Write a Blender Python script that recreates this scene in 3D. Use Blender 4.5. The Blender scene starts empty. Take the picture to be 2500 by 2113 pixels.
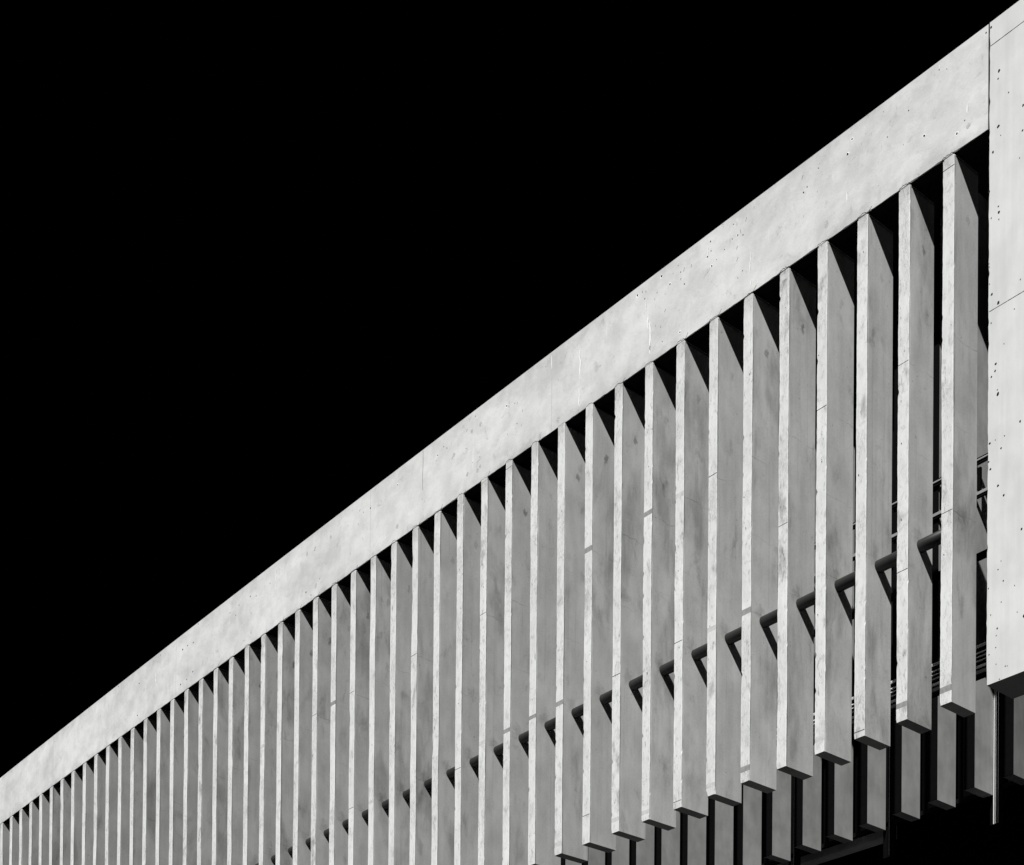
import bpy, math, random
from mathutils import Matrix, Vector

C = bpy.context.scene.collection
scene = bpy.context.scene
rnd = random.Random(7)

# ------------------------------------------------------------------ dimensions (metres)
FIN_W = 0.254      # thickness of a fin seen from the front
FIN_D = 0.819      # depth of a fin
FIN_H = 10.045     # fin foot (z = 0) to underside of the parapet
BAND_H = 1.908
REAR_Y = 5.50      # front of the set-back fins
REAR_D = 0.714
REAR_Z = 0.812     # foot of the set-back fins
GROUND_Z = -14.15

def camber(x, z):
    """the long parapet is very slightly arched"""
    t = (x + 22.0) / 25.0
    return z * (1 + 0.15358 * (1 - t * t) / 10.0)

# ------------------------------------------------------------------ material helpers
class G:
    def __init__(s, name):
        s.m = bpy.data.materials.new(name); s.m.use_nodes = True
        s.t = s.m.node_tree; s.t.nodes.clear()
        s.out = s.n('ShaderNodeOutputMaterial')
        s.b = s.n('ShaderNodeBsdfPrincipled')
        s.t.links.new(s.b.outputs[0], s.out.inputs[0])
    def n(s, kind, **kw):
        nd = s.t.nodes.new(kind)
        for k, v in kw.items(): setattr(nd, k, v)
        return nd
    def put(s, sock, v):
        if hasattr(v, 'is_output') or isinstance(v, bpy.types.NodeSocket): s.t.links.new(v, sock)
        else: sock.default_value = v
    def math(s, op, a, b=0.0, c=0.0, clamp=False):
        nd = s.n('ShaderNodeMath', operation=op); nd.use_clamp = clamp
        s.put(nd.inputs[0], a); s.put(nd.inputs[1], b); s.put(nd.inputs[2], c)
        return nd.outputs[0]
    def coords(s, kind='Object'):
        tc = s.n('ShaderNodeTexCoord')
        at = s.n('ShaderNodeAttribute', attribute_type='OBJECT', attribute_name='seed')
        sc = s.n('ShaderNodeVectorMath', operation='SCALE'); sc.inputs[0].default_value = (3.1, 5.7, 9.3)
        s.t.links.new(at.outputs['Fac'], sc.inputs['Scale'])
        ad = s.n('ShaderNodeVectorMath', operation='ADD')
        s.t.links.new(tc.outputs[kind], ad.inputs[0]); s.t.links.new(sc.outputs[0], ad.inputs[1])
        s.raw = tc.outputs[kind]
        return ad.outputs[0]
    def scaled(s, vec, v):
        mp = s.n('ShaderNodeMapping'); mp.inputs['Scale'].default_value = v
        s.t.links.new(vec, mp.inputs['Vector']); return mp.outputs[0]
    def noise(s, vec, scale, detail=4.0, rough=0.55, dist=0.0):
        nd = s.n('ShaderNodeTexNoise'); nd.inputs['Scale'].default_value = scale
        nd.inputs['Detail'].default_value = detail; nd.inputs['Roughness'].default_value = rough
        nd.inputs['Distortion'].default_value = dist
        s.t.links.new(vec, nd.inputs['Vector']); return nd.outputs['Fac']
    def remap(s, v, a, b, c, d):
        nd = s.n('ShaderNodeMapRange'); nd.interpolation_type = 'SMOOTHSTEP'
        s.put(nd.inputs['Value'], v)
        for k, x in zip(('From Min', 'From Max', 'To Min', 'To Max'), (a, b, c, d)): nd.inputs[k].default_value = x
        return nd.outputs[0]
    def mul(s, *a):
        r = a[0]
        for x in a[1:]: r = s.math('MULTIPLY', r, x)
        return r
    def grey(s, v, tint=(0.985, 1.0, 0.99)):
        nd = s.n('ShaderNodeCombineColor')
        for i in range(3): s.put(nd.inputs[i], s.math('MULTIPLY', v, tint[i]))
        return nd.outputs[0]
    def bump(s, h, strength=0.3, dist=0.01):
        nd = s.n('ShaderNodeBump'); nd.inputs['Strength'].default_value = strength
        nd.inputs['Distance'].default_value = dist
        s.t.links.new(h, nd.inputs['Height']); s.t.links.new(nd.outputs[0], s.b.inputs['Normal'])
    def finish(s, col, rough=0.9, spec=0.15, metal=0.0):
        s.put(s.b.inputs['Base Color'], col); s.b.inputs['Roughness'].default_value = rough
        s.b.inputs['Specular IOR Level'].default_value = spec; s.b.inputs['Metallic'].default_value = metal
        return s.m

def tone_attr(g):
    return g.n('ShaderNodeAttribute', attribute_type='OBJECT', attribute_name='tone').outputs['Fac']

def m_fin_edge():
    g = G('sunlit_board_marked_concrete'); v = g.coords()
    big = g.noise(v, 0.9, 3); mid = g.noise(g.scaled(v, (1, 1, .35)), 7, 5, .6); fine = g.noise(v, 38, 5, .7)
    grain = g.noise(g.scaled(v, (1, 1, .18)), 55, 4, .7)
    rough_zone = g.remap(g.noise(g.scaled(v, (1, 1, .6)), 1.1, 2), .50, .62, 0, 1)
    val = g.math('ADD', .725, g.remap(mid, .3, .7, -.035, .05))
    val = g.math('ADD', val, g.remap(big, .35, .65, -.03, .03))
    speck = g.remap(fine, .58, .72, 0, .30)
    val = g.math('SUBTRACT', val, g.mul(speck, g.remap(rough_zone, 0, 1, .35, 1.0)))
    val = g.math('SUBTRACT', val, g.mul(rough_zone, g.remap(grain, .45, .65, 0, .16)))
    smear = g.remap(g.noise(g.scaled(v, (1, 1, .5)), 2.4, 4, .6), .57, .72, 0, .27)
    val = g.math('SUBTRACT', val, smear)
    blot = g.remap(g.noise(g.scaled(v, (1, 1, .6)), 9, 5, .7, .5), .52, .68, 0, .17)
    val = g.math('SUBTRACT', val, blot)
    scr = g.remap(g.noise(g.scaled(v, (1, 1, .25)), 20, 6, .75, .8), .555, .66, 0, .36)
    val = g.math('SUBTRACT', val, g.mul(scr, g.remap(g.noise(v, .7, 2), .42, .6, .25, 1)))
    sx = g.n('ShaderNodeSeparateXYZ'); g.t.links.new(g.raw, sx.inputs[0])
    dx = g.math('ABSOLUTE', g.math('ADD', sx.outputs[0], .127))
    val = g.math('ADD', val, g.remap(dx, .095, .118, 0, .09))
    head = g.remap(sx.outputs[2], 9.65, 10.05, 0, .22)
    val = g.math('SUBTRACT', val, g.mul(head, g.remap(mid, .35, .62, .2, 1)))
    h = g.math('ADD', g.mul(grain, g.remap(rough_zone, 0, 1, .25, 1)), g.mul(mid, .8))
    g.bump(h, .55, .02)
    return g.finish(g.grey(val), .92, .1)

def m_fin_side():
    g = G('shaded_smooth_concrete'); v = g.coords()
    big = g.noise(v, .8, 3); mid = g.noise(g.scaled(v, (1, 1, .45)), 2.6, 5, .6); fine = g.noise(v, 30, 4, .65)
    streak = g.noise(g.scaled(v, (1, 1, .04)), 5.5, 3, .6)
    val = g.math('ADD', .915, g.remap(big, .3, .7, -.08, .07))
    val = g.math('ADD', val, g.remap(mid, .3, .7, -.07, .06))
    val = g.math('ADD', val, g.remap(streak, .3, .7, -.035, .035))
    val = g.math('ADD', val, g.remap(fine, .3, .7, -.05, .04))
    stain = g.math('ADD', g.remap(g.noise(g.scaled(v, (1, 1, .6)), 1.9, 6, .62, .4), .57, .74, 0, .26), g.remap(g.noise(g.scaled(v, (1, 1, .35)), .75, 5, .6, .3), .52, .66, 0, .28))
    val = g.math('SUBTRACT', val, stain)
    dots = g.remap(g.noise(v, 11, 2, .5), .72, .77, 0, .22)
    val = g.math('SUBTRACT', val, dots)
    # casting joints and the plugged tie hole
    sx = g.n('ShaderNodeSeparateXYZ'); g.t.links.new(g.raw, sx.inputs[0])
    y, z = sx.outputs[1], sx.outputs[2]
    wob = g.remap(g.noise(v, 3, 3), .3, .7, -.03, .03)
    for zz, dk in ((6.73, .17), (3.51, .12), (5.1, .09)):
        d = g.math('ABSOLUTE', g.math('SUBTRACT', g.math('ADD', z, wob), zz))
        val = g.math('SUBTRACT', val, g.mul(g.remap(d, .006, .018, dk, 0), g.remap(mid, .42, .58, 0, 1)))
    wob2 = g.remap(g.noise(v, 9, 3), .3, .7, -.03, .03)
    dy = g.math('SUBTRACT', g.math('ADD', y, wob2), .42)
    dz = g.mul(g.math('SUBTRACT', g.math('ADD', z, wob2), 9.03), .55)
    r = g.math('SQRT', g.math('ADD', g.mul(dy, dy), g.mul(dz, dz)))
    val = g.math('SUBTRACT', val, g.mul(g.remap(r, .03, .075, .42, 0), g.remap(g.noise(v, .9, 1), .4, .6, .35, 1)))
    # dirt washed down beside the pipe
    dy = g.mul(g.math('SUBTRACT', y, .27), 1.0); dz = g.mul(g.math('SUBTRACT', z, 3.55), .7)
    r = g.math('ADD', g.math('SQRT', g.math('ADD', g.mul(dy, dy), g.mul(dz, dz))), g.mul(wob2, 1.5))
    val = g.math('SUBTRACT', val, g.remap(r, .02, .20, .22, 0))
    tick = g.remap(g.noise(g.scaled(v, (1, 1, .6)), 22, 5, .7, .6), .66, .72, 0, .20)
    val = g.math('SUBTRACT', val, g.mul(tick, g.remap(g.noise(v, 1.4, 2), .45, .6, 0, 1)))
    drip = g.remap(g.noise(g.scaled(v, (1, 2.2, .05)), 4.0, 4, .65), .58, .72, 0, .12)
    val = g.math('SUBTRACT', val, drip)
    arris = g.remap(y, .006, .030, .42, 0)
    val = g.math('SUBTRACT', val, g.mul(arris, g.remap(g.noise(g.scaled(v, (1, 1, .5)), 6, 3), .35, .55, .25, 1)))
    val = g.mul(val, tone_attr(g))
    g.bump(g.math('ADD', g.mul(fine, .3), mid), .25, .012)
    return g.finish(g.grey(val, (.985, 1.0, .985)), .9, .12)

def m_band():
    g = G('sunlit_cast_parapet_concrete'); v = g.coords()
    big = g.noise(v, .55, 3, .5, .3); mid = g.noise(g.scaled(v, (.8, 1, 1)), 2.0, 6, .64, .25); fine = g.noise(v, 26, 5, .7)
    streak = g.noise(g.scaled(v, (1, 1, .12)), 2.6, 4, .6)
    val = g.math('ADD', .668, g.remap(big, .32, .68, -.05, .05))
    val = g.math('ADD', val, g.remap(mid, .3, .7, -.07, .06))
    val = g.math('ADD', val, g.remap(streak, .3, .7, -.018, .02))
    val = g.math('ADD', val, g.remap(fine, .3, .7, -.02, .018))
    val = g.math('SUBTRACT', val, g.remap(g.noise(v, 3.4, 7, .68, .6), .58, .74, 0, .18))
    val = g.math('SUBTRACT', val, g.mul(g.remap(g.noise(g.scaled(v, (1, 1, .7)), 13, 5, .7, .7), .62, .70, 0, .24), g.remap(g.noise(v, .8, 2), .42, .6, .15, 1)))
    val = g.math('ADD', val, g.remap(g.noise(g.scaled(v, (1, 1, .12)), 4.5, 4, .6), .66, .78, 0, .12))
    sx = g.n('ShaderNodeSeparateXYZ'); g.t.links.new(g.raw, sx.inputs[0])
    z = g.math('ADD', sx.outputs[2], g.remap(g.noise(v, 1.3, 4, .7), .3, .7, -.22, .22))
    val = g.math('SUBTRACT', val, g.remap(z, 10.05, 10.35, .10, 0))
    val = g.math('SUBTRACT', val, g.remap(z, 11.75, 12.0, 0, .05))
    g.bump(g.math('ADD', g.mul(fine, .25), mid), .35, .02)
    return g.finish(g.grey(val, (.99, 1.0, .99)), .92, .1)

def m_pier():
    g = G('bright_cast_pier_concrete'); v = g.coords()
    big = g.noise(v, .9, 3); mid = g.noise(g.scaled(v, (1, 1, .5)), 3.4, 5, .6); fine = g.noise(v, 45, 4, .7)
    streak = g.noise(g.scaled(v, (1, 1, .04)), 9, 3, .6)
    val = g.math('ADD', .695, g.remap(big, .3, .7, -.03, .03))
    val = g.math('ADD', val, g.remap(mid, .3, .7, -.03, .025))
    val = g.math('ADD', val, g.remap(streak, .3, .7, -.02, .02))
    val = g.math('SUBTRACT', val, g.remap(fine, .62, .74, 0, .14))
    g.bump(g.math('ADD', g.mul(fine, .3), mid), .25, .012)
    return g.finish(g.grey(val, (.985, 1.0, .99)), .92, .1)

def m_flat(name, v, rough=.8, spec=.2, metal=0.0, var=.12, scale=6, tint=(1, 1, 1), bump=0.0):
    g = G(name); c = g.coords()
    n = g.noise(c, scale, 5, .6)
    val = g.mul(g.remap(n, .3, .7, 1 - var, 1 + var), v)
    if bump: g.bump(n, bump, .01)
    return g.finish(g.grey(val, tint), rough, spec, metal)

def m_tone(name, v, **k):
    """like m_flat but multiplied by the object's tone"""
    g = G(name); c = g.coords()
    a = g.noise(c, 1.1, 4, .6); b = g.noise(g.scaled(c, (1, 1, .3)), 4, 4, .6); f = g.noise(c, 14, 3, .6)
    val = g.math('ADD', v, g.remap(a, .3, .7, -.09, .09))
    val = g.math('ADD', val, g.remap(b, .3, .7, -.05, .05))
    val = g.math('SUBTRACT', val, g.remap(f, .66, .76, 0, .12))
    val = g.mul(val, tone_attr(g))
    g.bump(b, .2, .01)
    return g.finish(g.grey(val), .9, .1)

M = {}
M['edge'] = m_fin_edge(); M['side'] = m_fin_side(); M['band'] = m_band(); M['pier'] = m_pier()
M['grout'] = m_flat('grey_grout_patch', .30, .95, .1, 0, .15, 14)
M['pale_patch'] = m_flat('pale_repair_mortar', .57, .95, .1, 0, .12, 12)
M['crack'] = m_flat('dark_open_joint', .035, .95, .05)
M['pit'] = m_flat('shadowed_blow_hole', .018, .95, .05)  # flat patch; the shade inside the hole is put into its colour
M['shade'] = m_flat('shallow_blow_hole', .16, .95, .05)  # weaker hole shade in the colour, also used for scratches
M['worn'] = m_flat('grey_plugged_hole', .50, .95, .1, 0, .25, 30)
M['lime_rim'] = m_flat('white_lime_and_lit_rim', .93, .95, .1, 0, .04, 8)
M['pipe'] = m_flat('dark_painted_steel_pipe', .026, .5, .3, 0, .15, 5)
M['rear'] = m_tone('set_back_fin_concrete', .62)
M['clad'] = m_flat('black_anodised_cladding', .004, .7, .02)
M['glass'] = m_flat('black_reflective_glass', .003, .15, .12, 0, .1, 2)
M['frame'] = m_flat('grey_window_metal', .28, .5, .3, 0, .1, 8)
M['rail'] = m_flat('pale_metal_rail', .85, .45, .4, 0, .1, 8)
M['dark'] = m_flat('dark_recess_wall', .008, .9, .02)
M['soffit_shade'] = m_flat('soffit_painted_shade', .012, .9, .02)  # near-black, so the shade below parapet and roof is in the colour
M['beamc'] = m_flat('dim_rear_beam_concrete', .85, .9, .1, 0, .2, 1.2)
M['dim_trim'] = m_flat('dull_trim', .12, .5, .2)
M['bright'] = m_flat('polished_trim', .75, .35, .5, 0, .05, 4)
M['bounce_pave'] = m_flat('added_bounce_paving', .021, .9, .05, 0, .15, .6)
M['asphalt'] = m_flat('dark_asphalt', .012, .95, .1, 0, .15, .4)

# ------------------------------------------------------------------ mesh helpers
class MB:
    def __init__(s): s.v = []; s.f = []; s.m = []
    def quad(s, a, b, c, d, m=0):
        i = len(s.v); s.v += [a, b, c, d]; s.f.append((i, i+1, i+2, i+3)); s.m.append(m)
    def box(s, x0, x1, y0, y1, z0, z1, m=0):
        i = len(s.v)
        s.v += [(x0,y0,z0),(x1,y0,z0),(x1,y1,z0),(x0,y1,z0),(x0,y0,z1),(x1,y0,z1),(x1,y1,z1),(x0,y1,z1)]
        for f in ((0,3,2,1),(4,5,6,7),(0,1,5,4),(1,2,6,5),(2,3,7,6),(3,0,4,7)):
            s.f.append(tuple(i+k for k in f)); s.m.append(m)
    def tube_x(s, x0, x1, y, z, r, n=24, segs=1, zf=None, m=0, caps=True):
        i = len(s.v)
        for k in range(segs+1):
            x = x0 + (x1-x0)*k/segs; zz = zf(x, z) if zf else z
            for j in range(n):
                a = 2*math.pi*j/n; s.v.append((x, y+r*math.cos(a), zz+r*math.sin(a)))
        for k in range(segs):
            for j in range(n):
                a = i+k*n+j; b = i+k*n+(j+1)%n
                s.f.append((a, b, b+n, a+n)); s.m.append(m)
        if caps:
            s.f.append(tuple(i+j for j in range(n))[::-1]); s.m.append(m)
            s.f.append(tuple(i+segs*n+j for j in range(n))); s.m.append(m)
    def tube_z(s, x, y, z0, z1, r, n=12, m=0):
        i = len(s.v)
        for z in (z0, z1):
            for j in range(n):
                a = 2*math.pi*j/n; s.v.append((x+r*math.cos(a), y+r*math.sin(a), z))
        for j in range(n):
            a = i+j; b = i+(j+1)%n; s.f.append((a, b, b+n, a+n)); s.m.append(m)
        s.f.append(tuple(i+j for j in range(n))[::-1]); s.m.append(m)
        s.f.append(tuple(i+n+j for j in range(n))); s.m.append(m)
    def blob(s, x, z, r, ex, m, y=-0.0015, tilt=0.0):
        """small irregular flat patch on the sunlit front plane"""
        i = len(s.v); n = 9
        for j in range(n):
            a = 2*math.pi*j/n; q = r*rnd.uniform(.7, 1.2)
            dx = q*math.cos(a)/(1 if ex < 2 else 1.6); dz = q*math.sin(a)*ex
            s.v.append((x+dx*math.cos(tilt)-dz*math.sin(tilt), y, z+dx*math.sin(tilt)+dz*math.cos(tilt)))
        s.f.append(tuple(i+j for j in range(n))); s.m.append(m)
    def build(s, name, mats, parent=None, loc=None, smooth=False):
        me = bpy.data.meshes.new(name); me.from_pydata(s.v, [], s.f)
        for m in mats: me.materials.append(m)
        me.polygons.foreach_set('material_index', s.m)
        if smooth:
            for p in me.polygons: p.use_smooth = len(p.vertices) == 4
        me.update()
        o = bpy.data.objects.new(name, me); C.objects.link(o)
        if parent: o.parent = parent
        if loc: o.location = loc
        return o

def tag(o, label=None, cat=None, group=None, kind=None):
    if label: o['label'] = label
    if cat: o['category'] = cat
    if group: o['group'] = group
    if kind: o['kind'] = kind
    return o
def empty(name, loc=(0,0,0)):
    o = bpy.data.objects.new(name, None); o.empty_display_size = .3
    C.objects.link(o); o.location = loc; return o
ORD = ['','first','second','third','fourth','fifth','sixth','seventh','eighth','ninth','tenth','eleventh','twelfth',
 'thirteenth','fourteenth','fifteenth','sixteenth','seventeenth','eighteenth','nineteenth','twentieth','twenty-first',
 'twenty-second','twenty-third','twenty-fourth','twenty-fifth','twenty-sixth','twenty-seventh','twenty-eighth']
class Wander:
    """smooth random line used for hand-cast edges"""
    def __init__(s, step, amp, r): s.st = step; s.a = amp; s.o = r.uniform(0, 99); s.p = [r.uniform(-1, 1) for _ in range(256)]
    def __call__(s, t):
        t = t/s.st + s.o; i = math.floor(t); f = t-i; f = f*f*(3-2*f)
        return s.a*(s.p[i % 256]*(1-f)+s.p[(i+1) % 256]*f)
# ------------------------------------------------------------------ FRONT FINS
# (fin number from the pier, height of the mark, kind)  kinds: g grey grout course, l fine joint, p pale patch
MARKS = {1: [(.27,'g'),(3.52,'l'),(9.83,'l')], 2: [(.30,'g'),(2.82,'l'),(6.73,'l')], 3: [(.12,'l'),(9.86,'p')],
 4: [(.28,'p'),(6.8,'l')], 5: [(9.91,'p'),(4.9,'l')], 6: [(.27,'g'),(3.51,'g'),(9.96,'p')], 7: [(.21,'p'),(3.5,'p'),(6.75,'l')],
 8: [(.15,'l'),(3.58,'l'),(6.74,'p')], 9: [(.18,'p'),(6.76,'g'),(9.9,'p')], 10: [(3.53,'l'),(.28,'p')], 11: [(6.74,'g'),(.65,'l')],
 12: [(3.53,'g'),(.24,'p'),(9.9,'p')], 13: [(3.52,'g')], 14: [(3.5,'g'),(9.9,'l')], 15: [(3.5,'p'),(6.7,'l')], 16: [(3.15,'l')],
 18: [(6.7,'l')], 20: [(10.0,'p'),(3.4,'p')], 21: [(6.7,'l'),(3.5,'l')], 22: [(6.71,'g'),(3.5,'p')], 23: [(6.7,'l'),(9.3,'p')], 26: [(6.7,'p')]}
NOTE = {1: 'pale concrete fin with a grey grout course near its foot, nearest to the broad pier',
 2: 'pale concrete fin with a dark pipe joining its side halfway, second from the broad pier',
 3: 'pale concrete fin with a smooth square foot, third from the broad pier',
 6: 'pale concrete fin with two grey grout courses on its edge, sixth from the broad pier',
 7: 'pale concrete fin with a chipped round foot, seventh from the broad pier',
 9: 'pale concrete fin below the white crack in the parapet, ninth from the broad pier',
 11: 'pale concrete fin with a grey grout course high on its edge, eleventh from the pier',
 13: 'pale concrete fin with a dark grout course at pipe height, thirteenth from the pier'}
NF = 49
def make_fin(n):
    r = random.Random(100+n)
    near = n <= 16
    depth = {1: .735, 2: .745, 3: .78}.get(n, FIN_D)
    xo = -float(n)
    top = camber(xo, FIN_H) - 0.012
    step = .07 if near else .25
    zs = set([0.0, top]); k = 1
    while k*step < top - .03: zs.add(round(k*step, 4)); k += 1
    bands = []
    for z, kd in MARKS.get(n, []):
        h = {'g': .11, 'l': .014, 'p': .10}[kd]*r.uniform(.85, 1.15)
        bands.append((z-h/2, z+h/2, kd)); zs |= {z-h/2, z+h/2}
    # worn, slightly recessed head under the parapet
    zs |= {top-.05}
    zs = sorted(zs)
    wl1, wl2 = Wander(1.6, .006, r), Wander(.13, .0025, r)
    wr1, wr2 = Wander(1.6, .005, r), Wander(.13, .0025, r)
    wy = Wander(.8, .006, r)
    mb = MB(); rows = []
    for z in zs:
        ch = r.random()
        bl = r.uniform(.003, .008) + (r.uniform(.012, .035) if ch < .022 else 0)
        br = r.uniform(.003, .008) + (r.uniform(.008, .016) if ch > .98 else 0)
        if z < .01: bl += .012; br += .008
        if n == 7 and z < .08: bl += .035; br += .02
        L = -FIN_W + wl1(z)+wl2(z); R = wr1(z)+wr2(z)*.6; Y = wy(z)
        if z > top-.01: L += .012; R -= .012; bl += .012; br += .012
        zz = camber(xo, z) if z < top-.06 else z
        rows.append(len(mb.v))
        mb.v += [(L+bl, Y, zz), (R-br, Y, zz), (R, Y+br, zz), (0, .045, zz), (0, depth, zz), (-FIN_W, depth, zz), (L, Y+bl, zz)]
    for a, b, z0, z1 in zip(rows, rows[1:], zs, zs[1:]):
        zm = (z0+z1)/2; fm = 0
        for p, q, kd in bands:
            if p <= zm <= q: fm = {'g': 2, 'l': 3, 'p': 4}[kd]
        for j in range(7):
            k = (j+1) % 7
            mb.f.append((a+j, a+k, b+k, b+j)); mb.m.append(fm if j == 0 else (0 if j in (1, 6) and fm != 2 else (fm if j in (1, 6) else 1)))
    mb.f.append(tuple(rows[0]+j for j in range(7))[::-1]); mb.m.append(1)
    mb.f.append(tuple(rows[-1]+j for j in range(7))); mb.m.append(1)
    # a few blow holes on the narrow edge, as flat dark patches
    if near:
        for _ in range(r.randint(1, 3)):
            mb.blob(r.uniform(-.21, -.04), r.uniform(.4, 9.6), r.uniform(.007, .011), r.choice((1, 1.6)), 5, y=-.009)
        mb.v = mb.v
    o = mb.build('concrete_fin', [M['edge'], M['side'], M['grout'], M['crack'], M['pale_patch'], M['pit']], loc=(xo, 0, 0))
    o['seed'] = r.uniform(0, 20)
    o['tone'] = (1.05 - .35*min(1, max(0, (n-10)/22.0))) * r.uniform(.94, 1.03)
    if n in NOTE: lab = NOTE[n]
    elif n <= 27: lab = 'tall narrow pale concrete fin, %s from the broad pier on the right' % ORD[n]
    else: lab = 'slender far concrete fin under the parapet, %s from the left edge' % ORD[NF-n+1-1] if n < NF else 'farthest slender concrete fin, cut by the left edge of the view'
    tag(o, lab, 'concrete fin', 'front concrete fins hanging below the parapet')
for n in range(1, NF): make_fin(n)

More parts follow.
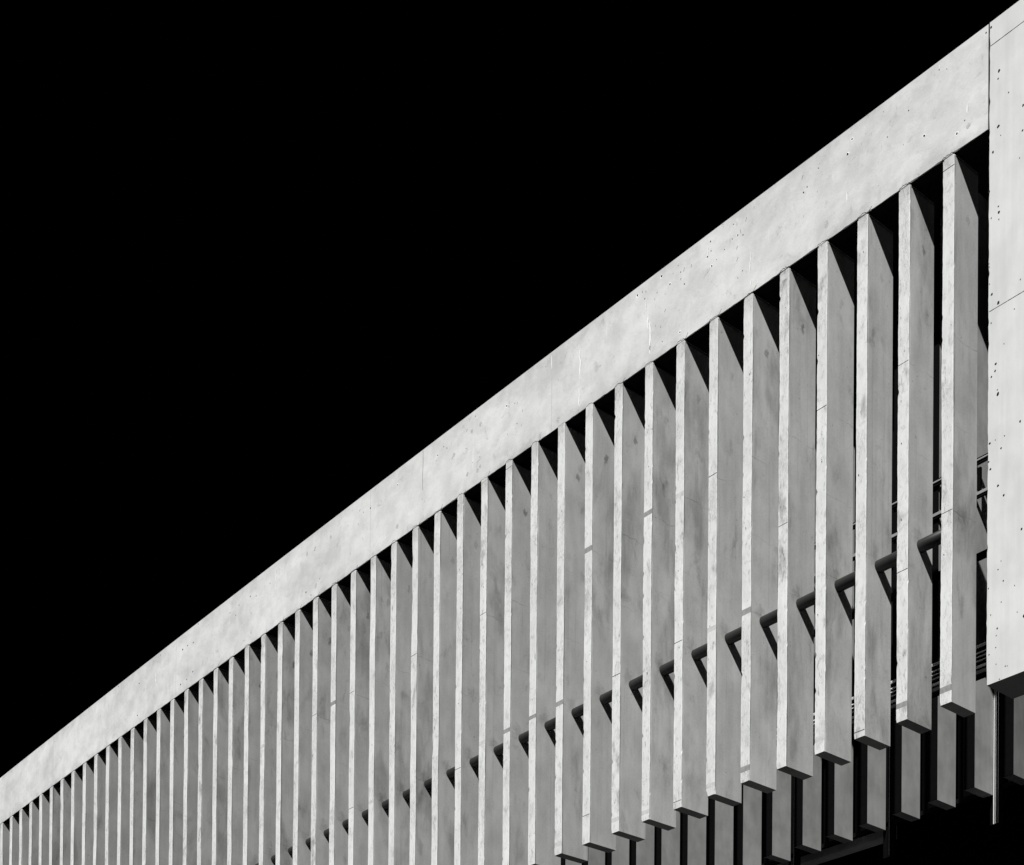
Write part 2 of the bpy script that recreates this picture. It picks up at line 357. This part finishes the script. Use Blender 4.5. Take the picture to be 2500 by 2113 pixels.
# ------------------------------------------------------------------ PITS measured on the facade: (x, z, radius, elongation, kind)
PITS = [(-0.22,11.85,0.026,1,0), (-0.05,10.96,0.031,1,0), (-0.07,10.83,0.017,1,0), (0.15,10.45,0.018,1,0), (0.45,10.04,0.025,1,0), (-0.06,9.97,0.033,1,0),
 (-0.01,9.78,0.013,1,0), (0.44,9.6,0.022,1,0), (-0.17,9.57,0.028,1,0), (0.38,9.15,0.014,1,0), (-0.25,8.9,0.029,1,0), (-0.05,8.53,0.018,1,0),
 (-0.04,8.42,0.033,1,0), (-0.04,8.29,0.016,1,0), (-0.2,8.4,0.018,1,0), (-0.24,7.6,0.013,1,0), (-0.24,7.54,0.015,1,0), (0.41,6.98,0.016,1,0),
 (-0.23,7.23,0.013,1,0), (-0.18,7.02,0.026,1,0), (-0.04,6.8,0.033,1,0), (-0.19,6.51,0.018,1,0), (0.08,6.01,0.013,1,0), (0.29,6.52,0.013,1,0),
 (-0.09,5.73,0.026,1,0), (-0.1,5.61,0.022,1,0), (-0.18,5.54,0.02,1,0), (-0.04,5.17,0.035,1,0), (-0.05,5.25,0.016,1,0), (0.42,4.47,0.025,1,0),
 (-0.21,4.36,0.026,1,0), (0.03,4.17,0.022,1,0), (-0.23,4.04,0.022,1,0), (-0.19,3.89,0.024,1,0), (-0.03,3.53,0.027,1,0), (0.09,3.31,0.025,1,0),
 (0.46,2.56,0.022,1,0), (0.1,4.36,0.013,1,0), (-0.09,4.37,0.013,1,0), (0.46,2.56,0.022,1,0), (0.04,2.16,0.011,1,0), (-0.02,2.03,0.015,1,0),
 (0.09,1.79,0.016,1,0), (0.32,1.62,0.014,1,0), (0.05,1.43,0.015,1,0), (-0.17,1.28,0.016,1,0), (-0.03,0.99,0.018,1,0), (-0.05,0.87,0.016,1,0),
 (-0.06,0.66,0.013,1,0), (0.14,0.26,0.013,1,0), (0.18,0.25,0.011,1,0), (-0.2,0.58,0.016,1,0), (0.02,0.07,0.018,1,0), (-0.22,1.77,0.015,1,0),
 (0.38,1.13,0.011,1,0), (-0.05,0.36,0.013,1,0), (-0.95,10.36,0.03,1,1), (-1.68,10.75,0.028,1,1), (-2.54,11.23,0.02,1,1), (-3.4,11.69,0.029,1,1),
 (-3.51,11.46,0.034,1,1), (-4.54,11.4,0.021,1,1), (-4.64,11.34,0.028,1,1), (-0.78,10.5,0.017,1,1), (-1.35,11.78,0.022,1,1), (-2.04,11.44,0.02,1,1),
 (-4.25,11.61,0.016,1,1), (-0.33,11.82,0.021,1,1), (-2.64,11.77,0.013,1,1), (-2.16,10.86,0.011,1,1), (-1.18,11.69,0.013,1,1), (-4.04,10.38,0.06,1,2),
 (-0.7,10.36,0.051,1,2), (-4.27,11.16,0.018,1,2), (-0.73,10.7,0.015,6,3), (-3.52,10.63,0.016,7,3), (-1.34,11.83,0.009,6,3), (-7.24,11.75,0.024,1,1),
 (-7.22,11.54,0.02,1,1), (-7.33,11.47,0.028,1,1), (-7.2,11.21,0.028,1,1), (-8.74,11.79,0.033,1,1), (-8.14,11.57,0.024,1,1), (-8.13,11.42,0.018,1,1),
 (-8.47,11.48,0.028,1,1), (-8.02,11.25,0.024,1,1), (-9.51,11.76,0.033,1,1), (-9.28,11.57,0.025,1,1), (-9.36,11.76,0.019,1,1), (-6.44,11.46,0.027,1,1),
 (-6.29,11.38,0.023,1,1), (-6.6,11.46,0.019,1,1), (-6.3,10.64,0.019,1,1), (-6.43,10.56,0.019,1,1), (-6.83,11.36,0.018,1,1), (-8.15,10.27,0.028,1,1),
 (-8.88,11.5,0.018,1,1), (-6.57,11.75,0.019,1,1), (-8.7,10.34,0.016,1,1), (-7.06,11.27,0.016,1,1), (-8.22,11.75,0.016,1,1), (-9.24,11.37,0.012,12,3),
 (-9.17,11.01,0.018,10,3), (-9.11,10.65,0.023,14,3), (-9.09,10.35,0.016,6,3), (-6.08,10.7,0.01,22,3), (-6.06,10.25,0.01,6,3), (-7.32,11.55,0.01,14,3),
 (-14.24,11.46,0.031,1,1), (-17.14,11.51,0.027,1,1), (-16.88,11.62,0.021,1,1), (-16.73,11.52,0.021,1,1), (-12.73,11.7,0.017,1,1), (-20.29,11.45,0.029,1,1),
 (-18.97,11.52,0.031,1,1), (-15.9,11.15,0.02,1,1), (-15.32,10.68,0.017,1,1), (-15.62,10.67,0.015,1,1), (-12.26,11.17,0.014,1,1), (-17.2,11.4,0.015,1,1),
 (-13.82,10.84,0.02,1,1), (-15.52,11.79,0.017,1,1), (-15.3,11.48,0.052,1,2), (-15.66,11.48,0.05,1,2), (-12.26,10.23,0.066,1,2), (-15.84,10.47,0.053,1,2),
 (-15.42,10.39,0.058,1,2), (-15.3,10.44,0.041,1,2), (-16.42,11.21,0.047,1,2), (-18.98,10.41,0.056,1,2), (-13.33,10.13,0.056,1,2), (-12.51,11.7,0.011,20,3),
 (-11.48,11.13,0.019,22,3), (-11.49,10.41,0.016,14,3), (-20.29,11.44,0.032,1,1), (-20.65,11.48,0.022,1,1), (-25.75,11.45,0.024,1,1), (-26.95,11.51,0.032,1,1),
 (-26.59,11.39,0.032,1,1), (-27.66,11.5,0.032,1,1), (-28.23,11.47,0.025,1,1), (-27.86,11.26,0.032,1,1), (-30.35,11.89,0.026,1,1), (-30.68,11.42,0.026,1,1),
 (-31.08,11.46,0.03,1,1), (-31.42,11.45,0.038,1,1), (-30.69,10.48,0.034,1,1), (-23.66,10.4,0.04,1,1), (-23.38,10.22,0.03,1,1), (-22.91,10.51,0.02,1,1),
 (-23.2,11.43,0.027,1,1), (-23.18,11.49,0.053,1,2), (-23.63,11.5,0.054,1,2), (-22.34,11.46,0.059,1,2), (-26.89,10.38,0.042,1,2), (-23.12,10.39,0.073,1,2),
 (-25.39,11.45,0.017,20,3), (-31.43,11.45,0.042,1,1), (-31.08,11.45,0.032,1,1), (-30.68,11.41,0.032,1,1), (-30.69,10.48,0.037,1,1), (-34.64,11.42,0.039,1,1),
 (-34.75,10.37,0.039,1,1), (-31.11,10.37,0.032,1,1), (-31.55,10.35,0.046,1,1), (-36.3,11.88,0.035,1,1), (-33.02,11.83,0.029,1,1), (-30.36,11.9,0.023,1,1),
 (-33.4,11.18,0.024,10,3), (-38.45,11.36,0.041,4,3), (-39.45,11.47,0.031,5,3), (-42.33,11.86,0.027,8,3), (-44.54,11.5,0.028,14,3), (-41.35,10.64,0.027,8,3)]

# ------------------------------------------------------------------ PARAPET BAND
mb = MB(); r = random.Random(5)
X0, X1 = -56.0, -0.281
w1, w2, w3 = Wander(.7, .012, r), Wander(.12, .007, r), Wander(1.6, .006, r)
N = 560; rows = []
for i in range(N+1):
    x = X1 + (X0-X1)*i/N
    zb = camber(x, FIN_H); zt = camber(x, FIN_H+BAND_H)
    frac = (-x) % 1.0
    chip = .012 if frac > .95 or frac < .3 and r.random() < .3 else 0
    e = w1(x)*.6 + w2(x) + chip*r.random()
    e = max(e, -.004)
    rows.append(len(mb.v)); b = .008+abs(w2(x))
    mb.v += [(x, .25, zb), (x, b, zb+max(e,0)*.4), (x, 0, zb+b+e), (x, 0, zt-.01), (x, .012, zt+w3(x)*.3), (x, .25, zt+.0)]
for a, b in zip(rows, rows[1:]):
    for j in range(6):
        k = (j+1) % 6; mb.f.append((a+j, a+k, b+k, b+j)); mb.m.append(4 if j == 0 else 0)  # underside painted near-black to hold its shade
mb.f.append(tuple(rows[0]+j for j in range(6))[::-1]); mb.m.append(0)
mb.f.append(tuple(rows[-1]+j for j in range(6))); mb.m.append(0)
for (x, z, rad, ex, kd) in PITS:
    if kd == 0: continue
    zz = camber(x, z)
    if kd == 1:
        big = rad > .026 and x > -20
        if big: mb.blob(x, zz, rad*1.4, 1, 3, y=-.0012, tilt=-.5)  # pale ring painted as a lit halo round larger pits
        mb.blob(x, zz, rad*(.82 if big else .72), 1, 1 if big or r.random() < .4 else 5, y=-.0022, tilt=-.5)
    if kd == 2: mb.blob(x, zz, rad, 1.2, 2, y=-.0012, tilt=-.3)
    if kd == 3 and x > -38:
        ex = min(ex, (11.88-z)/rad)
        n = 10; hh = rad*ex; w0 = Wander(.18, rad*1.3, r); w1_ = Wander(.07, .35, r)
        for i in range(n):
            za, zb = zz-hh+2*hh*i/n, zz-hh+2*hh*(i+1)/n
            ha = rad*1.1*(.75+w1_(za))*math.sin(math.pi*(i+.15)/(n+.3))**.5; hb = rad*1.1*(.75+w1_(zb))*math.sin(math.pi*(i+1.15)/(n+.3))**.5
            mb.quad((x+w0(za)-ha, -.0016, za), (x+w0(za)+ha, -.0016, za), (x+w0(zb)+hb, -.0016, zb), (x+w0(zb)-hb, -.0016, zb), 3)
            if i % 3: mb.quad((x+w0(za)+ha, -.0014, za), (x+w0(za)+ha+.012, -.0014, za), (x+w0(zb)+hb+.012, -.0014, zb), (x+w0(zb)+hb, -.0014, zb), 2)
for x in (-12.51, -20.3, -31.9, -42.0):          # faint casting joints
    mb.quad((x, -.001, camber(x, 10.12)), (x+.012, -.001, camber(x, 10.12)), (x+.012, -.001, camber(x, 11.93)), (x, -.001, camber(x, 11.93)), 2)
def crack(pts, w, m=1):
    for (xa, za), (xb, zb) in zip(pts, pts[1:]):
        dx, dz = xb-xa, zb-za; L = math.hypot(dx, dz) or 1; nx, nz = -dz/L*w/2, dx/L*w/2
        mb.quad((xa-nx, -.0024, za-nz), (xb-nx, -.0024, zb-nz), (xb+nx, -.0024, zb+nz), (xa+nx, -.0024, za+nz), m)
for n in range(1, 30):                            # ragged cold joint over each fin head
    x0 = -n-FIN_W-.02; pts = []; k = 8; hgt = r.uniform(.01, .045)
    for i in range(k+1):
        t = i/k
        pts.append((x0+(FIN_W+.03)*t, camber(-n, FIN_H)+.004+hgt*math.sin(math.pi*min(1, t*1.1))**.7+r.uniform(-.014, .018)))
    crack(pts, .009, 1 if r.random() < .6 else 5)
    if r.random() < .5:
        x1, z1 = pts[-1]; crack([(x1, z1), (x1+.05, z1+.02+r.random()*.03), (x1+.09, z1+.05+r.random()*.06)], .009, 5)
for _ in range(26):                               # short scratches and scars in loose groups
    cx_ = r.choice((-4.3, -5.0, -6.6, -7.6, -8.3, -9.0, -14.0, -16.2, -21.0)) + r.uniform(-.4, .4); cz_ = FIN_H + r.uniform(.3, 1.8)
    a = r.uniform(-.3, .9); ln = r.uniform(.03, .09); pts = []
    for i in range(4): pts.append((cx_+ln*i/3*math.sin(a)+r.uniform(-.008, .008), camber(cx_, cz_)+ln*i/3*math.cos(a)))
    crack(pts, .009, 5)
crack([(-17.8, camber(-17.8, 10.9)), (-17.81, camber(-17.8, 11.3)), (-17.79, camber(-17.8, 11.6)), (-17.8, camber(-17.8, 11.92))], .012, 5)
o = mb.build('parapet_beam', [M['band'], M['pit'], M['worn'], M['lime_rim'], M['soffit_shade'], M['shade']])
o['seed'] = 2.0; o['tone'] = 1.0
tag(o, 'long pale cast concrete parapet running over the heads of the fins', 'parapet')

# ------------------------------------------------------------------ PIER
mb = MB(); r = random.Random(9)
PX0, PX1, PZ0, PZ1 = -.253, 2.75, .045, camber(0, FIN_H+BAND_H)
zs = [PZ0+(PZ1-PZ0)*i/150 for i in range(151)]
wl, wl2 = Wander(.5, .004, r), Wander(.1, .005, r); rows = []
for z in zs:
    bl = r.uniform(.004, .010) + (.016 if r.random() < .06 else 0); L = PX0+wl(z)+wl2(z)
    rows.append(len(mb.v))
    mb.v += [(L+bl, 0, z), (PX1, 0, z), (PX1, FIN_D, z), (PX0, FIN_D, z), (L, bl, z)]
for a, b in zip(rows, rows[1:]):
    for j in range(5):
        k = (j+1) % 5; mb.f.append((a+j, a+k, b+k, b+j)); mb.m.append(0)
mb.f.append(tuple(rows[0]+j for j in range(5))[::-1]); mb.m.append(0)
mb.f.append(tuple(rows[-1]+j for j in range(5))); mb.m.append(0)
for zj in (11.52, 6.735):
    zj = camber(0, zj); n = 60
    for i in range(n):
        xa = PX0+.02+(PX1-PX0-.02)*i/n; xb = PX0+.02+(PX1-PX0-.02)*(i+1)/n
        h = .0045+r.uniform(0, .003)
        mb.quad((xa, -.0015, zj-h), (xb, -.0015, zj-h), (xb, -.0015, zj+h), (xa, -.0015, zj+h), 1)
for (x, z, rad, ex, kd) in PITS:
    if kd == 0:
        big = rad > .02
        mb.blob(x, camber(x, z), rad*.78, 1.15, 2 if big or r.random() < .5 else 3, y=-.003, tilt=-.55)
for _ in range(45):
    mb.blob(r.uniform(.5, PX1-.1), r.uniform(.2, 11.3), r.uniform(.008, .024), 1.15, 2, y=-.003, tilt=-.55)
pier = mb.build('concrete_pier', [M['pier'], M['crack'], M['pit'], M['shade']])
pier['seed'] = 6.0; pier['tone'] = 1.0
tag(pier, 'broad bright concrete pier pitted with blow holes at the right edge', 'pier')
mb = MB(); mb.box(-.280, -.262, .012, .2, camber(0, FIN_H), PZ1-.012)
mb.build('sealant_joint', [M['crack']], parent=pier)

# ------------------------------------------------------------------ PIPE THROUGH THE FINS
mb = MB(); mb.tube_x(-54, -1.12, .385, 3.36, .118, 28, 60, zf=camber)
o = mb.build('steel_pipe', [M['pipe']], smooth=True)
tag(o, 'dark round steel pipe threaded level through the front fins', 'pipe')

# ------------------------------------------------------------------ SET-BACK FINS
RX0 = -3.396
def rear_label(m):
    if m == 0: return 'shaded set-back fin showing below the broad pier at the right edge'
    if m == 1: return 'shaded set-back fin between the nearest front fin and the bright vertical trims'
    return 'shaded set-back fin in the rear row, %s from the right edge' % ORD[m+1]
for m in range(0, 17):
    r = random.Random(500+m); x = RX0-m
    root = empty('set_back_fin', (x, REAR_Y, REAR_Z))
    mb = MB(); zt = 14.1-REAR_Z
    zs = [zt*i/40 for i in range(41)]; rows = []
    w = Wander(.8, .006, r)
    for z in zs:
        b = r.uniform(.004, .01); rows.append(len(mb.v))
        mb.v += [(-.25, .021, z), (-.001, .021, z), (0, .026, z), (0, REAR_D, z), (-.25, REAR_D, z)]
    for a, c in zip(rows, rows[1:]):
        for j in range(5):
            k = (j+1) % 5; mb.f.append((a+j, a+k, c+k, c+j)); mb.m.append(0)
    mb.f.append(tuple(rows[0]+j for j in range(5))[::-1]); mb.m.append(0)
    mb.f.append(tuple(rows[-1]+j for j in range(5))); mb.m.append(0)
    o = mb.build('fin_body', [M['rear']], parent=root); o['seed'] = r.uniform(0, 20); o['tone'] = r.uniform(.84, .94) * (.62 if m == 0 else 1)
    mb = MB(); mb.box(-.256, .003, 0, .019, .004, zt)
    mb.build('front_cladding', [M['clad']], parent=root)
    tag(root, rear_label(m), 'concrete fin', 'set-back fins of the rear wall')

# ------------------------------------------------------------------ REAR WINDOW WALL with posts, transoms
RL, RR = -26.0, 3.0
ww = empty('window_wall', (0, 6.3, 1.0))
tag(ww, 'black glazed wall of the set-back storey seen through the fin gaps', 'window wall')
k = 0
x = RR
while x > RL:
    mb = MB(); mb.box(x-2.97, x-.03, 6.36, 6.38, 1.0, 14.08)
    mb.build('glass_pane', [M['glass']], parent=ww, loc=(0, -6.3, -1.0)); x -= 3
def bar(name, parent, y0, y1, z0, z1, mat, x0=RL, x1=RR, loc=None):
    mb = MB(); mb.box(x0, x1, y0, y1, z0, z1); return mb.build(name, [mat], parent=parent, loc=loc)
sill = bar('sill', ww, 6.25, 6.36, .90, .998, M['dark'], loc=(0, -6.3, -1.0))
# posts with bright trims every three metres
for i in range(6):
    x = -4.33-3*i
    root = empty('window_post', (x, 6.25, .16))
    mb = MB(); mb.box(-.16, .16, 0, .09, 0, 13.9); mb.build('post_body', [M['clad']], parent=root)
    for dx, w in (((-.05, .012), (-.005, .007), (.062, .007)) if i == 0 else ((.03, .009),)):
        mb = MB(); mb.box(dx-w, dx+w, -.022, -.002, 0, 13.9); mb.build('trim_strip', [M['bright' if i in (0, 3, 4, 5) else 'dim_trim']], parent=root)
    lab = ('dark window post with three bright trims hanging below the broad pier' if i == 0 else
           'dark window post with one thin trim behind the rear fins, %s from the pier' % ORD[i+1])
    tag(root, lab, 'window post', 'posts of the rear glazing')

wb = empty('transom_window', (0, 5.36, 7.3))
tag(wb, 'narrow strip window with pale metal transoms across the rear fins', 'window')
def wpart(name, y0, y1, z0, z1, mat): 
    mb = MB(); mb.box(RL, RR, y0-5.36, y1-5.36, z0-7.3, z1-7.3); return mb.build(name, [mat], parent=wb)
wpart('shadow_flashing', 5.44, 5.49, 8.02, 8.07, M['clad'])
wpart('head_rail', 5.40, 5.49, 7.985, 8.015, M['frame'])
wpart('head_board', 5.43, 5.49, 7.93, 7.98, M['dark'])
wpart('sill_rail', 5.42, 5.49, 7.235, 7.30, M['frame'])
wpart('sill_flashing', 5.44, 5.49, 7.18, 7.232, M['clad'])
for x in [RX0-m+.17 for m in range(0, 21)]:
    mb = MB(); mb.box(x-.06, x+.03, .04, .10, .02, .52); mb.build('mullion', [M['clad']], parent=wb)
o = bar('dark_ledge', None, 5.30, 5.47, 5.77, 5.86, M['clad'])
tag(o, 'thin black ledge crossing the rear fins at half height', 'ledge')

# ------------------------------------------------------------------ BALCONY RAILING
br = empty('balcony_railing', (0, 2.0, 1.32))
tag(br, 'pale horizontal walkway railing glimpsed low between the nearest fins', 'railing')
def rp(name, z, h, y0=0.0, y1=.03, mat='rail'):
    mb = MB(); mb.box(-30, -.9, y0, y1, z-h/2-1.32, z+h/2-1.32); mb.build(name, [M[mat]], parent=br)
rp('top_rail', 1.955, .016); rp('top_rail', 1.925, .012)
for z in (1.81, 1.73, 1.65): rp('rail', z, .016)
rp('kick_plate', 1.535, .05); rp('floor_edge', 1.43, .065, .0, .05, 'frame')
rp('shadow_gap', 1.355, .05, .01, .05, 'clad')
rp('backing_panel', 1.62, .62, .06, .075, 'clad')

# ------------------------------------------------------------------ ROOF SLAB, REAR BEAM, RECESSED WALL
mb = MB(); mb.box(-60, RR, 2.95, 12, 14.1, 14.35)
o = mb.build('roof_slab', [M['soffit_shade']])
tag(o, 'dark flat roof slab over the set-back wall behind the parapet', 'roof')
mb = MB(); mb.box(-26, -7.9, 6.95, 7.3, .98, 1.6)
o = mb.build('rear_beam', [M['beamc']]); 
tag(o, 'dim grey concrete beam under the foot of the rear fins', 'beam')
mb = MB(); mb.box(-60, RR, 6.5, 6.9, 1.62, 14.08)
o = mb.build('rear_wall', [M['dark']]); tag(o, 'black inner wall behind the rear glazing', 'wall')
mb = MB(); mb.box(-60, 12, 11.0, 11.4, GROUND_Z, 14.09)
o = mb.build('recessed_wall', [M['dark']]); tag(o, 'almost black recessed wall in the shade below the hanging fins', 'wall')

# ------------------------------------------------------------------ GROUND (below the picture)
mb = MB(); mb.quad((-3000,-3000,GROUND_Z),(3000,-3000,GROUND_Z),(3000,3000,GROUND_Z),(-3000,3000,GROUND_Z))
tag(mb.build('ground', [M['asphalt']]), kind='structure')
mb = MB(); mb.quad((-70,-9,GROUND_Z+.004),(14,-9,GROUND_Z+.004),(14,11,GROUND_Z+.004),(-70,11,GROUND_Z+.004))
tag(mb.build('bounce_pavement', [M['bounce_pave']]), kind='structure')  # unseen strip added to bounce sun up onto the undersides

# ------------------------------------------------------------------ CAMERA (rising-front view: strong vertical shift, level camera)
F, CX, CY = 3860.763, 1414.511, 3342.776
PITCH, ROLL, YAW = 0.0120752154, -0.0082210821, 0.8580376163
LOC = Vector((16.296988, -23.770061, -12.545985))
cam = bpy.data.cameras.new('camera'); co = bpy.data.objects.new('camera', cam); C.objects.link(co)
cam.sensor_fit = 'HORIZONTAL'; cam.sensor_width = 36; cam.lens = F/2500*36
cam.shift_x = (1250-CX)/2500; cam.shift_y = (CY-1056.5)/2500
cam.clip_start = .1; cam.clip_end = 8000
Rm = Matrix.Rotation(YAW, 3, 'Z') @ Matrix.Rotation(PITCH, 3, 'X') @ Matrix.Rotation(ROLL, 3, 'Y')
B = Matrix((Rm.col[0], Rm.col[2], -Rm.col[1])).transposed()
co.matrix_world = Matrix.Translation(LOC) @ B.to_4x4()
scene.camera = co

# ------------------------------------------------------------------ SUN and black sky
sun = bpy.data.lights.new('sun', 'SUN'); sun.energy = 5.0; sun.angle = math.radians(.53); sun.color = (1, .995, .98)
so = bpy.data.objects.new('sun', sun); C.objects.link(so)
L = Vector((.335, -1.0, 1.14)).normalized()          # towards the sun
so.rotation_euler = L.to_track_quat('Z', 'Y').to_euler()
w = bpy.data.worlds.new('World'); scene.world = w; w.use_nodes = True
w.node_tree.nodes['Background'].inputs[0].default_value = (0, 0, 0, 1)
w.node_tree.nodes['Background'].inputs[1].default_value = 0.0
scene.view_settings.view_transform = 'Standard'; scene.view_settings.look = 'None'
scene.view_settings.exposure = 0; scene.view_settings.gamma = 1
scene.cycles.diffuse_bounces = 1; scene.cycles.max_bounces = 3; scene.cycles.glossy_bounces = 1
